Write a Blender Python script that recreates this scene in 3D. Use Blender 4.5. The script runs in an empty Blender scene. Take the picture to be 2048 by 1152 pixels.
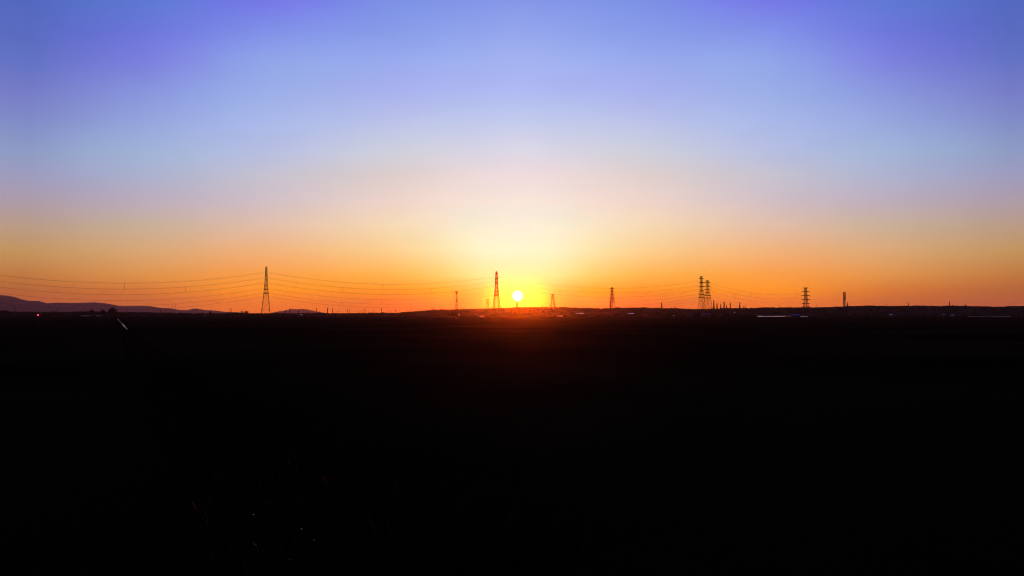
import bpy, bmesh, math, random
from mathutils import Vector, Matrix, noise
random.seed(7)
PI = math.pi; R = math.radians
sc = bpy.context.scene
C = sc.collection

# ------------------------------------------------------------------ camera
F = 1365.3; CH = 6.0; PITCH = R(2.18)
cd = bpy.data.cameras.new('camera'); cam = bpy.data.objects.new('camera', cd); C.objects.link(cam)
cd.lens = 24; cd.sensor_width = 36; cd.clip_start = 0.1; cd.clip_end = 80000
cam.location = (0, 0, CH); cam.rotation_euler = (PI/2 + PITCH, 0, 0)
sc.camera = cam
CP, SP = math.cos(PITCH), math.sin(PITCH)

def ray(px, py):
    u = (px-1024)/F; v = (576-py)/F
    return Vector((u, CP - v*SP, SP + v*CP))
def at(px, py, D):
    d = ray(px, py); return Vector((0, 0, CH)) + d*(D/d.y)
def on_ground(px, py, z=0.0):
    d = ray(px, py); return Vector((0, 0, CH)) + d*((z-CH)/d.z)

# ------------------------------------------------------------------ exposure, sun, sky
sc.view_settings.view_transform = 'Standard'; sc.view_settings.look = 'None'
sc.view_settings.exposure = 0; sc.view_settings.gamma = 1
sd = ray(1035.2, 592).normalized()
SUN_AZ = math.atan2(sd.x, sd.y); SUN_EL = math.asin(sd.z)
SUN_W = 4.6
ld = bpy.data.lights.new('sun', 'SUN'); sun = bpy.data.objects.new('sun', ld); C.objects.link(sun)
ld.energy = SUN_W; ld.angle = R(0.5); ld.color = (1.0, 0.075, 0.001)
sun.rotation_euler = sd.to_track_quat('Z', 'Y').to_euler(); sun.location = (0, 0, 60)

# colours of the evening sky (sRGB), by elevation (rows) and by angle away from the sun (columns)
ROWS = [0, 60, 120, 180, 240, 300, 350, 400, 450, 500, 550, 580, 605, 620]
COLS = {
 0:   [(133,151,230),(148,165,237),(163,178,241),(176,186,243),(194,203,238),(220,215,230),(240,220,222),(250,229,218),(253,239,214),(253,249,203),(253,251,162),(255,245,110),(255,225,60),(255,170,20)],
 75:  [(131,149,230),(145,163,236),(161,177,240),(174,184,241),(192,201,236),(216,212,228),(236,218,218),(248,226,215),(252,237,209),(253,245,196),(254,238,148),(255,210,90),(255,180,40),(255,150,20)],
 145: [(129,148,230),(141,161,235),(158,175,240),(172,182,240),(190,200,235),(212,210,225),(232,214,212),(245,221,210),(251,229,199),(254,230,171),(254,208,110),(255,175,55),(255,150,20),(255,130,5)],
 255: [(125,144,228),(135,155,232),(152,169,237),(168,178,238),(186,194,234),(205,206,220),(222,206,205),(237,211,201),(248,217,181),(254,208,144),(255,180,80),(255,145,25),(252,122,8),(250,110,5)],
 505: [(117,121,228),(129,144,232),(144,164,232),(155,174,232),(168,184,232),(182,190,225),(198,194,208),(209,191,197),(225,190,168),(240,178,124),(247,155,70),(236,135,45),(222,115,50),(218,105,55)],
 755: [(95,120,210),(108,118,218),(122,128,220),(135,148,220),(148,164,220),(160,178,215),(172,176,205),(187,172,187),(200,174,152),(216,166,118),(222,145,75),(212,120,60),(200,105,60),(195,100,65)],
 1000:[(84,104,190),(90,108,192),(100,115,196),(118,124,198),(128,140,198),(142,155,196),(158,155,188),(172,155,168),(185,155,135),(195,148,95),(192,120,65),(182,102,60),(178,92,62),(178,90,68)],
}
HAZE_FIX = [[[0.23437,0.3166,0.81709],[0.29792,0.38249,0.86044],[0.36475,0.45331,0.89353],[0.42913,0.49892,0.91125],[0.52801,0.60901,0.86953],[0.70879,0.70498,0.8156],[0.83683,0.7288,0.7503],[0.85692,0.81367,0.73423],[0.67861,0.88401,0.71972],[0.67861,0.92194,0.66642],[0.67861,0.66876,0.39282],[1.0,0.9131,0.15593],[1.0,0.75294,0.04519],[1.0,0.40198,0.007]],[[0.22513,0.30663,0.81547],[0.28107,0.37027,0.8505],[0.35495,0.44775,0.8861],[0.41708,0.48582,0.89994],[0.51581,0.59427,0.85321],[0.6701,0.67559,0.79814],[0.81065,0.71731,0.7205],[0.84497,0.78092,0.69923],[0.69226,0.88192,0.68449],[0.67861,0.92183,0.61675],[0.88697,0.78307,0.32498],[1.0,0.39827,0.08425],[1.0,0.00376,0.0],[1.0,0.00376,0.0]],[[0.21778,0.3045,0.81368],[0.26529,0.36243,0.84685],[0.34155,0.43658,0.89341],[0.41005,0.47546,0.88975],[0.51067,0.59059,0.85043],[0.65501,0.66907,0.77816],[0.79044,0.69141,0.67541],[0.87238,0.75025,0.67162],[0.85261,0.82547,0.6096],[0.75004,0.83744,0.44337],[0.88697,0.66842,0.16057],[1.0,0.42286,0.00232],[1.0,0.20891,0.0],[1.0,0.12715,0.0]],[[0.20264,0.28737,0.79813],[0.23967,0.3327,0.81419],[0.31811,0.40894,0.86949],[0.39152,0.45018,0.8659],[0.49095,0.5506,0.83525],[0.61944,0.64867,0.74343],[0.73703,0.64119,0.62686],[0.85844,0.68643,0.61152],[0.9261,0.73603,0.48184],[0.94707,0.67191,0.28994],[1.0,0.50235,0.06885],[1.0,0.33686,0.0],[0.80834,0.19849,0.0],[0.79086,0.1598,0.0]],[[0.18151,0.19606,0.81479],[0.22456,0.29279,0.82276],[0.28652,0.38982,0.82976],[0.33402,0.43523,0.8263],[0.40082,0.49744,0.83325],[0.48059,0.53373,0.7799],[0.58188,0.56024,0.64747],[0.66025,0.54509,0.58127],[0.79658,0.54992,0.41153],[0.93441,0.48329,0.20591],[1.07631,0.38236,0.05215],[1.2,0.35932,0.00352],[1.19827,0.2605,0.0],[1.18422,0.23032,0.0]],[[0.11442,0.19456,0.66757],[0.15587,0.18705,0.73176],[0.2038,0.22474,0.74344],[0.25101,0.31467,0.74021],[0.30691,0.39126,0.74674],[0.36454,0.47485,0.70956],[0.42442,0.45734,0.63725],[0.52062,0.4335,0.5172],[0.6108,0.45492,0.32256],[0.75029,0.4198,0.18632],[0.83146,0.32781,0.06385],[0.80239,0.2221,0.02479],[0.79335,0.18307,0.01071],[0.76149,0.16924,0.01839]],[[0.08613,0.14221,0.52979],[0.10007,0.15127,0.53532],[0.12559,0.1743,0.56187],[0.18409,0.20625,0.57894],[0.21831,0.27137,0.58323],[0.27516,0.34332,0.57444],[0.3504,0.34228,0.52412],[0.42918,0.3433,0.4065],[0.51121,0.34836,0.24662],[0.58878,0.3241,0.11159],[0.59195,0.21145,0.0423],[0.55087,0.15653,0.02568],[0.63719,0.14021,0.01988],[0.63719,0.13543,0.02952]]]   # #FIX#
def lin(c): c /= 255; return c/12.92 if c <= .04045 else ((c+.055)/1.055)**2.4
K0 = sorted(COLS)
TAB = {k: [tuple(lin(v) for v in c) for c in COLS[k]] for k in K0}
if HAZE_FIX: TAB = {k: [tuple(v) for v in HAZE_FIX[i]] for i, k in enumerate(K0)}
def interp(x, ri, ch):            # smooth interpolation between the columns
    n = len(K0)
    for i in range(n-1):
        if x <= K0[i+1]: break
    x0, x1 = K0[i], K0[i+1]; y0, y1 = TAB[x0][ri][ch], TAB[x1][ri][ch]
    def slope(j):
        if j == 0 or j == n-1: return 0 if j == 0 else (TAB[K0[j]][ri][ch]-TAB[K0[j-1]][ri][ch])/(K0[j]-K0[j-1])
        return (TAB[K0[j+1]][ri][ch]-TAB[K0[j-1]][ri][ch])/(K0[j+1]-K0[j-1])
    h = x1-x0; t = (x-x0)/h; m0, m1 = slope(i)*h, slope(i+1)*h
    return max(0, (2*t**3-3*t*t+1)*y0 + (t**3-2*t*t+t)*m0 + (3*t*t-2*t**3)*y1 + (t**3-t*t)*m1)

w = bpy.data.worlds.new('World'); sc.world = w; w.use_nodes = True
nt = w.node_tree; nt.nodes.clear(); N = nt.nodes.new; L = nt.links.new
def math_(op, a, b=None, c=None):
    n = N('ShaderNodeMath'); n.operation = op
    for i, v in enumerate((a, b, c)):
        if v is None: continue
        if isinstance(v, (int, float)): n.inputs[i].default_value = v
        else: L(v, n.inputs[i])
    return n.outputs[0]
def rng(v, a, b, c=0.0, d=1.0, kind='LINEAR'):
    n = N('ShaderNodeMapRange'); n.interpolation_type = kind; n.clamp = True
    L(v, n.inputs['Value']); n.inputs['From Min'].default_value = a; n.inputs['From Max'].default_value = b
    n.inputs['To Min'].default_value = c; n.inputs['To Max'].default_value = d
    return n.outputs['Result']
def mixc(f, a, b, kind='MIX'):
    n = N('ShaderNodeMix'); n.data_type = 'RGBA'; n.blend_type = kind
    for s, v in ((n.inputs['Factor'], f), (n.inputs['A'], a), (n.inputs['B'], b)) if False else ((n.inputs[0], f), (n.inputs[6], a), (n.inputs[7], b)):
        if isinstance(v, (int, float)): s.default_value = v
        elif isinstance(v, tuple): s.default_value = (*v, 1)
        else: L(v, s)
    return n.outputs[2]
tc = N('ShaderNodeTexCoord'); nrm = N('ShaderNodeVectorMath'); nrm.operation = 'NORMALIZE'; L(tc.outputs['Generated'], nrm.inputs[0])
sep = N('ShaderNodeSeparateXYZ'); L(nrm.outputs[0], sep.inputs[0])
el = math_('MULTIPLY', math_('ARCSINE', sep.outputs[2]), 180/PI)
azr = math_('SUBTRACT', math_('ARCTAN2', sep.outputs[0], sep.outputs[1]), SUN_AZ)
az = math_('MULTIPLY', math_('ABSOLUTE', azr), 180/PI)
E0, E1 = -1.0, 40.0
elf = rng(el, E0, E1)
cols = [0, 35, 75, 110, 145, 200, 255, 335, 420, 505, 590, 672, 755, 875, 1000]
prev = None; prev_az = None
for x in cols:
    rp = N('ShaderNodeValToRGB'); cr = rp.color_ramp; cr.interpolation = 'LINEAR'
    st = []
    for ri, py in enumerate(ROWS):
        d = ray(1035.2+x if x < 995 else 2035, py).normalized()
        st.append((math.degrees(math.asin(d.z)), tuple(interp(x, ri, ch) for ch in range(3))))
    top = st[0]
    st.append((32, tuple(v*f for v, f in zip(top[1], (.62, .68, .82)))))
    st.append((40, tuple(v*f for v, f in zip(top[1], (.40, .46, .62)))))
    st.sort()
    while len(cr.elements) < len(st): cr.elements.new(.5)
    for e, (p, c) in zip(cr.elements, st):
        e.position = min(1, max(0, (p-E0)/(E1-E0))); e.color = (*c, 1)
    L(elf, rp.inputs[0])
    a = math.degrees(math.atan2(ray(1035.2+x, 600).x, ray(1035.2+x, 600).y) - SUN_AZ)
    prev = rp.outputs[0] if prev is None else mixc(rng(az, prev_az, a), prev, rp.outputs[0])
    prev_az = a
# the part of the sky outside the photograph: dusk sky from the Sky Texture
sky = N('ShaderNodeTexSky'); sky.sky_type = 'NISHITA'; sky.sun_disc = False
sky.sun_elevation = SUN_EL; sky.sun_rotation = SUN_AZ; sky.altitude = 10; sky.dust_density = 2
dim = mixc(1.0, sky.outputs[0], (.02, .02, .02), 'MULTIPLY')
out_f = math_('MAXIMUM', rng(az, 42, 85, kind='SMOOTHSTEP'), rng(el, 30, 62, kind='SMOOTHSTEP'))
skyc = mixc(out_f, prev, dim)
# aureole and disc of the low sun
dt = N('ShaderNodeVectorMath'); dt.operation = 'DOT_PRODUCT'; L(nrm.outputs[0], dt.inputs[0]); dt.inputs[1].default_value = tuple(sd)
ang = math_('MULTIPLY', math_('ARCCOSINE', math_('MINIMUM', dt.outputs['Value'], 1.0)), 180/PI)
aur = math_('POWER', 2.718, math_('MULTIPLY', math_('POWER', math_('DIVIDE', ang, 0.85), 2), -1))
auc = mixc(1.0, (.3, .2, .02), aur, 'MULTIPLY')
skyc = mixc(1.0, skyc, auc, 'ADD')
disc = rng(ang, 0.53, 0.31, kind='SMOOTHSTEP')
skyc = mixc(disc, skyc, (1.7, 1.7, 1.7))
# uneven thin high air: faint broad mottling
nz = N('ShaderNodeTexNoise'); nz.inputs['Scale'].default_value = 14; nz.inputs['Detail'].default_value = 4
mp = N('ShaderNodeMapping'); mp.inputs['Scale'].default_value = (1, 1, 2.4); L(nrm.outputs[0], mp.inputs[0]); L(mp.outputs[0], nz.inputs[0])
mot = rng(nz.outputs[0], .3, .7, .986, 1.014)
skyc = mixc(1.0, skyc, mot, 'MULTIPLY')
bg = N('ShaderNodeBackground'); L(skyc, bg.inputs[0]); bg.inputs[1].default_value = 1.0
wo = N('ShaderNodeOutputWorld'); L(bg.outputs[0], wo.inputs[0])
w.cycles.sampling_method = 'MANUAL'; w.cycles.sample_map_resolution = 1024

# ------------------------------------------------------------------ materials
def mat(name, col, rough=.8, metal=0, var=.25, scale=1.0, spec=.3, coat=0, bump=0, bscale=4, col2=None):
    m = bpy.data.materials.new(name); m.use_nodes = True; t = m.node_tree; b = t.nodes['Principled BSDF']
    n = t.nodes.new('ShaderNodeTexNoise'); n.inputs['Scale'].default_value = scale; n.inputs['Detail'].default_value = 5
    g = t.nodes.new('ShaderNodeNewGeometry'); t.links.new(g.outputs['Position'], n.inputs[0])
    r = t.nodes.new('ShaderNodeValToRGB'); r.color_ramp.elements[0].position = .35; r.color_ramp.elements[1].position = .65
    r.color_ramp.elements[0].color = (*[c*(1-var) for c in col], 1)
    r.color_ramp.elements[1].color = (*(col2 or [min(1, c*(1+var)) for c in col]), 1)
    t.links.new(n.outputs[0], r.inputs[0]); t.links.new(r.outputs[0], b.inputs['Base Color'])
    b.inputs['Roughness'].default_value = rough; b.inputs['Metallic'].default_value = metal
    b.inputs['Specular IOR Level'].default_value = spec; b.inputs['Coat Weight'].default_value = coat
    if bump:
        n2 = t.nodes.new('ShaderNodeTexNoise'); n2.inputs['Scale'].default_value = bscale; n2.inputs['Detail'].default_value = 4
        t.links.new(g.outputs['Position'], n2.inputs[0])
        bp = t.nodes.new('ShaderNodeBump'); bp.inputs['Strength'].default_value = bump; t.links.new(n2.outputs[0], bp.inputs['Height'])
        t.links.new(bp.outputs[0], b.inputs['Normal'])
    return m
M = dict(
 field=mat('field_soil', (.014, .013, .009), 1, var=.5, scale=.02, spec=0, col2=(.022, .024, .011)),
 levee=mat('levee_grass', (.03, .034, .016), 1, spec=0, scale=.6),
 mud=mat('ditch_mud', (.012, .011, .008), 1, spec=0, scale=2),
 road=mat('asphalt', (.04, .04, .04), .95, spec=.1, scale=.3),
 rock=mat('mountain_forest', (.035, .05, .03), 1, var=.5, scale=.004, spec=0),
 hill=mat('hill_forest', (.03, .042, .02), 1, var=.5, scale=.02, spec=0),
 leaf=mat('foliage', (.04, .055, .022), .9, var=.5, scale=.3, spec=.05),
 bark=mat('bark', (.07, .055, .04), .9, scale=2),
 steel=mat('weathered_steel', (.06, .06, .062), .85, metal=.0, spec=.1, scale=.4, var=.2),
 ins=mat('insulator_porcelain', (.12, .10, .09), .4, scale=3),
 wire=mat('aluminium_wire', (.12, .12, .12), .6, metal=.5, scale=.1, var=.1),
 wood=mat('pole_concrete', (.10, .10, .10), .9, scale=1),
 wall=mat('plaster_wall', (.10, .10, .095), .9, scale=.6, var=.2),
 tile=mat('dark_roof_tile', (.06, .065, .075), .6, scale=1.5),
 metalroof=mat('light_metal_roof', (.62, .64, .68), .28, metal=.7, scale=.25, var=.15),
 blueroof=mat('blue_sheet_roof', (.12, .22, .45), .35, metal=.4, scale=.3, var=.2),
 film=mat('greenhouse_film', (.75, .76, .78), .22, scale=.15, var=.15, spec=1.0, coat=.6),
 glass=mat('window_glass', (.03, .035, .04), .08, spec=.5, scale=.5),
 door=mat('painted_door', (.12, .09, .07), .6, scale=1),
 black=mat('black_plastic', (.02, .02, .02), .5, scale=3),
 straw=mat('dry_straw', (.06, .05, .03), .5, var=.4, scale=3, spec=.5),
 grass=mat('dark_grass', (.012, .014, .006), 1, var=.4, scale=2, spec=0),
 palescrap=mat('pale_dead_leaf', (.40, .40, .38), .3, metal=.5, scale=6),
 redscrap=mat('red_plastic', (.75, .12, .09), .12, metal=.8, scale=6),
 orangescrap=mat('orange_plastic', (.85, .32, .10), .12, metal=.8, scale=6),
)
def water_mat():
    m = mat('water', (.02, .022, .02), .30, scale=1, spec=.5, bump=.9, bscale=1.3)
    m.node_tree.nodes['Principled BSDF'].inputs['IOR'].default_value = 1.33
    return m
M['water'] = water_mat()
M['red_light'] = bpy.data.materials.new('red_signal_light'); M['red_light'].use_nodes = True
b = M['red_light'].node_tree.nodes['Principled BSDF']; b.inputs['Base Color'].default_value = (.5, .01, .01, 1)
b.inputs['Emission Color'].default_value = (1, .035, .05, 1); b.inputs['Emission Strength'].default_value = 3.0

# ------------------------------------------------------------------ mesh helpers
class MB:
    def __init__(s): s.v = []; s.f = []
    def add(s, vs, fs):
        o = len(s.v); s.v += [tuple(v) for v in vs]; s.f += [tuple(i+o for i in f) for f in fs]
    def bar(s, a, b_, r, r2=None, n=4):
        a = Vector(a); b_ = Vector(b_); r2 = r if r2 is None else r2
        d = (b_-a)
        if d.length < 1e-6: return
        d.normalize(); up = Vector((0, 0, 1)) if abs(d.z) < .9 else Vector((1, 0, 0))
        x = d.cross(up).normalized(); y = d.cross(x)
        vs = []
        for p, rr in ((a, r), (b_, r2)):
            for k in range(n):
                t = 2*PI*(k+.5)/n; vs.append(p + x*math.cos(t)*rr + y*math.sin(t)*rr)
        s.add(vs, [(k, (k+1) % n, n+(k+1) % n, n+k) for k in range(n)] + [tuple(range(n))[::-1], tuple(range(n, 2*n))])
    def tube(s, pts, r, n=4):
        pts = [Vector(p) for p in pts]; vs = []; m = len(pts)
        for i, p in enumerate(pts):
            d = (pts[min(i+1, m-1)]-pts[max(i-1, 0)]).normalized()
            up = Vector((0, 0, 1)) if abs(d.z) < .9 else Vector((1, 0, 0))
            x = d.cross(up).normalized(); y = d.cross(x)
            for k in range(n):
                t = 2*PI*k/n; vs.append(p + x*math.cos(t)*r + y*math.sin(t)*r)
        fs = [(i*n+k, i*n+(k+1) % n, (i+1)*n+(k+1) % n, (i+1)*n+k) for i in range(m-1) for k in range(n)]
        fs += [tuple(range(n))[::-1], tuple(range((m-1)*n, m*n))]
        s.add(vs, fs)
    def box(s, c, size):
        x, y, z = c; a, b_, h = size[0]/2, size[1]/2, size[2]/2
        vs = [(x+i*a, y+j*b_, z+k*h) for k in (-1, 1) for j in (-1, 1) for i in (-1, 1)]
        s.add(vs, [(0, 2, 3, 1), (4, 5, 7, 6), (0, 1, 5, 4), (2, 6, 7, 3), (0, 4, 6, 2), (1, 3, 7, 5)])
    def build(s, name, m, parent=None, smooth=False):
        me = bpy.data.meshes.new(name); me.from_pydata(s.v, [], s.f); me.update()
        me.materials.append(m)
        if smooth:
            for p in me.polygons: p.use_smooth = True
        o = bpy.data.objects.new(name, me); C.objects.link(o); o.parent = parent
        return o
def tag(o, label=None, cat=None, group=None, kind=None):
    if label: o['label'] = label
    if cat: o['category'] = cat
    if group: o['group'] = group
    if kind: o['kind'] = kind
    return o
def empty(name, loc, rz=0):
    o = bpy.data.objects.new(name, None); C.objects.link(o); o.location = loc; o.rotation_euler = (0, 0, rz)
    o.empty_display_size = 1; return o

# ------------------------------------------------------------------ terrain
RIDGE = [(700,627.5),(790,626),(850,621.5),(870,620.5),(900,619),(930,618.5),(960,617.5),(985,617),(1000,616),(1040,614.8),(1070,614.3),(1100,614.2),(1130,614.4),(1160,615.8),
 (1185,616.6),(1215,617),(1228,616.6),(1236,615.2),(1245,616.4),(1262,615.4),(1290,615.2),(1300,616.4),(1330,616.4),(1360,617),(1372,618.2),(1400,618.6),(1430,617.6),(1442,616.8),
 (1480,616.6),(1512,616.2),(1520,615.3),(1560,615),(1640,615.2),(1665,614.2),(1690,613),(1730,611.6),(1745,611.3),(1775,612.3),(1800,612.2),(1830,611.6),(1850,611.7),(1880,612.5),
 (1905,611.4),(1940,612.8),(1975,612.9),(1986,614),(2008,613.8),(2018,612.4),(2060,612.2),(2200,611),(2400,613),(2800,618)]
HD = 2500.0
def pl(tab, x):
    if x <= tab[0][0]: return tab[0][1]
    for (a, b1), (c, d1) in zip(tab, tab[1:]):
        if x <= c: return b1 + (d1-b1)*(x-a)/(c-a)
    return tab[-1][1]
def ridge_h(u):                       # u = x/y of the ground point
    px = 1024+u*F*CP
    y = pl(RIDGE, px)
    return max(0, CH + (628-y)/F*HD - 3.2)
def hill_z(x, y):
    if y < 2000 or y > 4600: return 0
    h = ridge_h(x/y)
    if y < HD: t = (y-2150)/(HD-2150)
    else: t = 1-(y-HD)/2000
    t = min(1, max(0, t)); t = t*t*(3-2*t)
    return h*t
def levee_z(x, y):
    return 4.4*min(1, max(0, (13-y)/10.5)) if y > 0 else 4.4*min(1, max(0, (13+y)/10.5)) if y < -3 else 4.4
def gz(x, y): return hill_z(x, y)

g = MB(); W_ = 21500
ys = [-2500, -200, -60, -16, -13, -3, 0, 2.5, 6, 9.5, 13, 30, 100, 400, 1500, 5000, 12000, 21500]
xs = [-W_, -8000, -2000, -400, -60, 0, 60, 400, 2000, 8000, W_]
vs = [(x, y, levee_z(x, y) if -17 < y < 14 else 0) for y in ys for x in xs]; nx = len(xs)
g.add(vs, [(j*nx+i, j*nx+i+1, (j+1)*nx+i+1, (j+1)*nx+i) for j in range(len(ys)-1) for i in range(nx-1)])
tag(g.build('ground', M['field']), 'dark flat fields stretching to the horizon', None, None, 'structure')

def height_sheet(name, mtl, us, ds, zf, label):
    m = MB(); vs = []
    for u in us:
        for d in ds: vs.append((u*d, d, zf(u, d)))
    k = len(ds)
    m.add(vs, [(i*k+j, (i+1)*k+j, (i+1)*k+j+1, i*k+j+1) for i in range(len(us)-1) for j in range(k-1)])
    return tag(m.build(name, mtl, smooth=True), label, None, None, 'structure')
def px2u(p): return (p-1024)/F/CP
us = [px2u(p) for p in range(690, 2700, 6)]
ds = [2140, 2200, 2260, 2320, 2380, 2440, 2500, 2600, 2750, 3000, 3400, 4000, 4510]
def hz(u, d):
    n = noise.fractal(Vector((u*d*.012, d*.012, 3)), 1, 2, 4)
    z = hill_z(u*d, d)
    return z + (n*1.6 if z > 2 else 0) - .3
height_sheet('low_hills', M['hill'], us, ds, hz, 'long low dark wooded hill along the horizon')

MR = [(-900,600),(-500,588),(-200,592),(-60,589),(0,590),(15,591),(30,594),(45,599),(60,602),(70,601.3),(80,602.3),(95,607),(115,605),(150,606),(190,604.5),(215,607),(240,612),(256,612.3),(280,612),
 (300,612),(320,615.5),(345,617),(360,620),(375,620.5),(390,616.5),(400,618),(410,620),(430,621),(450,623.5),(475,624.3),(500,627),(530,629)]
def mz(tab, D, back):
    def f(u, d):
        y = pl(tab, 1024+u*F*CP); h = max(0, CH + (628-y)/F*D(u))
        t = (d-(D(u)-back))/back if d < D(u) else 1-(d-D(u))/back
        t = min(1, max(0, t)); t = t**.8
        n = noise.fractal(Vector((u*d*.0011, d*.0011, 1)), 1, 2, 5)
        n2 = noise.fractal(Vector((u*d*.004, 5, 1)), 1, 2, 4)
        return h*t*(1 + .30*n*(1-t)) + n2*3*t - .5
    return f
Dm = lambda u: 14500 + max(0, (1024+u*F*CP))*9
us = [px2u(p) for p in range(-900, 534, 4)]
ds = [5200+i*420 for i in range(38)]
m_ = MB(); vs = []; K = 23
f_ = mz(MR, Dm, 2600)
for u in us:
    for j in range(K):
        d = Dm(u) + (-2600 + 5200*j/(K-1)); vs.append((u*d, d, f_(u, d)))
m_.add(vs, [(i*K+j, (i+1)*K+j, (i+1)*K+j+1, i*K+j+1) for i in range(len(us)-1) for j in range(K-1)])
tag(m_.build('mountain_range', M['rock'], smooth=True), 'purple hazy mountain range falling away at far left', None, None, 'structure')
MR2 = [(530,629),(548,624.5),(565,622),(577,619.8),(586,617.6),(595,618.8),(606,617.4),(616,619),(630,622),(640,624),(655,626.5),(670,629)]
m_ = MB(); vs = []; us = [px2u(p/2) for p in range(1060, 1344, 3)]
D2 = lambda u: 19400
f_ = mz(MR2, D2, 1800)
for u in us:
    for j in range(K):
        d = 19400 + (-1800 + 3600*j/(K-1)); vs.append((u*d, d, f_(u, d)))
m_.add(vs, [(i*K+j, (i+1)*K+j, (i+1)*K+j+1, i*K+j+1) for i in range(len(us)-1) for j in range(K-1)])
tag(m_.build('distant_mountain', M['rock'], smooth=True), 'faint pale mountain right of the tall left pylon', None, None, 'structure')

# ------------------------------------------------------------------ woods: far masses
def ico():
    bm = bmesh.new(); bmesh.ops.create_icosphere(bm, subdivisions=1, radius=1)
    v = [x.co.copy() for x in bm.verts]; f = [tuple(q.index for q in p.verts) for p in bm.faces]; bm.free(); return v, f
IV, IF = ico()
def blob(m, p, rx, rz):
    a = random.random()*6.28; ca, sa = math.cos(a), math.sin(a)
    m.add([(p[0]+(v.x*ca-v.y*sa)*rx*random.uniform(.7, 1.25), p[1]+(v.x*sa+v.y*ca)*rx*random.uniform(.7, 1.25), p[2]+v.z*rz*random.uniform(.7, 1.3)) for v in IV], IF)
wm = MB()
for i in range(5200):
    px = random.uniform(800, 2250); y = HD + random.triangular(-300, 160, 20); u = px2u(px)
    z = hill_z(u*y, y)
    if z < 2: continue
    r = random.uniform(1.6, 4.2)
    blob(wm, (u*y, y, z+r*.45), r, r*random.uniform(.6, .95))
tag(wm.build('hill_woodland', M['leaf']), 'dense woodland covering the long low hill', None, None, 'stuff')
TL = [(-60,622),(5,621.5),(12,620.5),(20,623),(60,623.3),(98,623.5),(110,622.6),(130,624),(150,622.8),(165,622.5),(185,622),(200,623.5),(240,624),(260,623.7),(300,624),(318,625.4),(335,624.5),(352,626),
 (362,624.8),(380,626.3),(440,626.3),(455,626),(470,625),(500,626.5),(560,626),(585,626.5),(600,626.2),(618,625.5),(640,625.2),(660,626.3),(740,625.6),(765,625),(790,625.8),(800,625.6),(860,625)]
tm = MB()
for i in range(2600):
    px = random.uniform(-80, 905); D = random.uniform(2000, 2350)
    h = CH + (628-pl(TL, px))/F*D
    s_ = noise.noise(Vector((px*.11, 0, 0)))*1.6 + random.uniform(-1.6, .3)
    h = max(3, h+s_); r = random.uniform(2, 4.2)
    p = at(px, 628, D)
    blob(tm, (p.x, D, h-r), r, r); blob(tm, (p.x+random.uniform(-3, 3), D-2, (h-r)*.5), r*1.2, r)
tag(tm.build('far_treeline', M['leaf']), 'low dark line of trees along the left horizon', None, None, 'stuff')
tm = MB()
for c0, c1, top, D0, n in ((1225,1262,627,1700,90),(1262,1330,624.4,1750,170),(1330,1372,625.4,1600,110),(1372,1402,626.6,1500,70),(1420,1470,626.2,1550,130),(1470,1512,627.6,1500,80),(1625,1700,627,1600,170),(1700,1780,626,1650,170),(1790,1880,628,1500,140),(1920,2080,628.5,1700,200),(880,950,626,1700,150),(975,1110,625,1750,300),(1130,1225,627,1650,150)):
    for i in range(n):
        px = random.uniform(c0, c1); D = D0+random.uniform(-60, 60)
        e = min(px-c0, c1-px)/(c1-c0)*4; e = min(1, .45+e)
        h = (CH + (628-top)/F*D)*e*(1+.3*noise.noise(Vector((px*.2, D0, 0)))) + random.uniform(-1.5, .3)
        h = max(2.5, h); r = random.uniform(1.4, 2.8); p = at(px, 628, D)
        blob(tm, (p.x, D, h-r), r, r); blob(tm, (p.x, D-1.5, (h-r)*.45), r*1.2, r)
tag(tm.build('field_thicket', M['leaf']), 'dark thickets along the field edge below the low hills', None, None, 'stuff')

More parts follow.
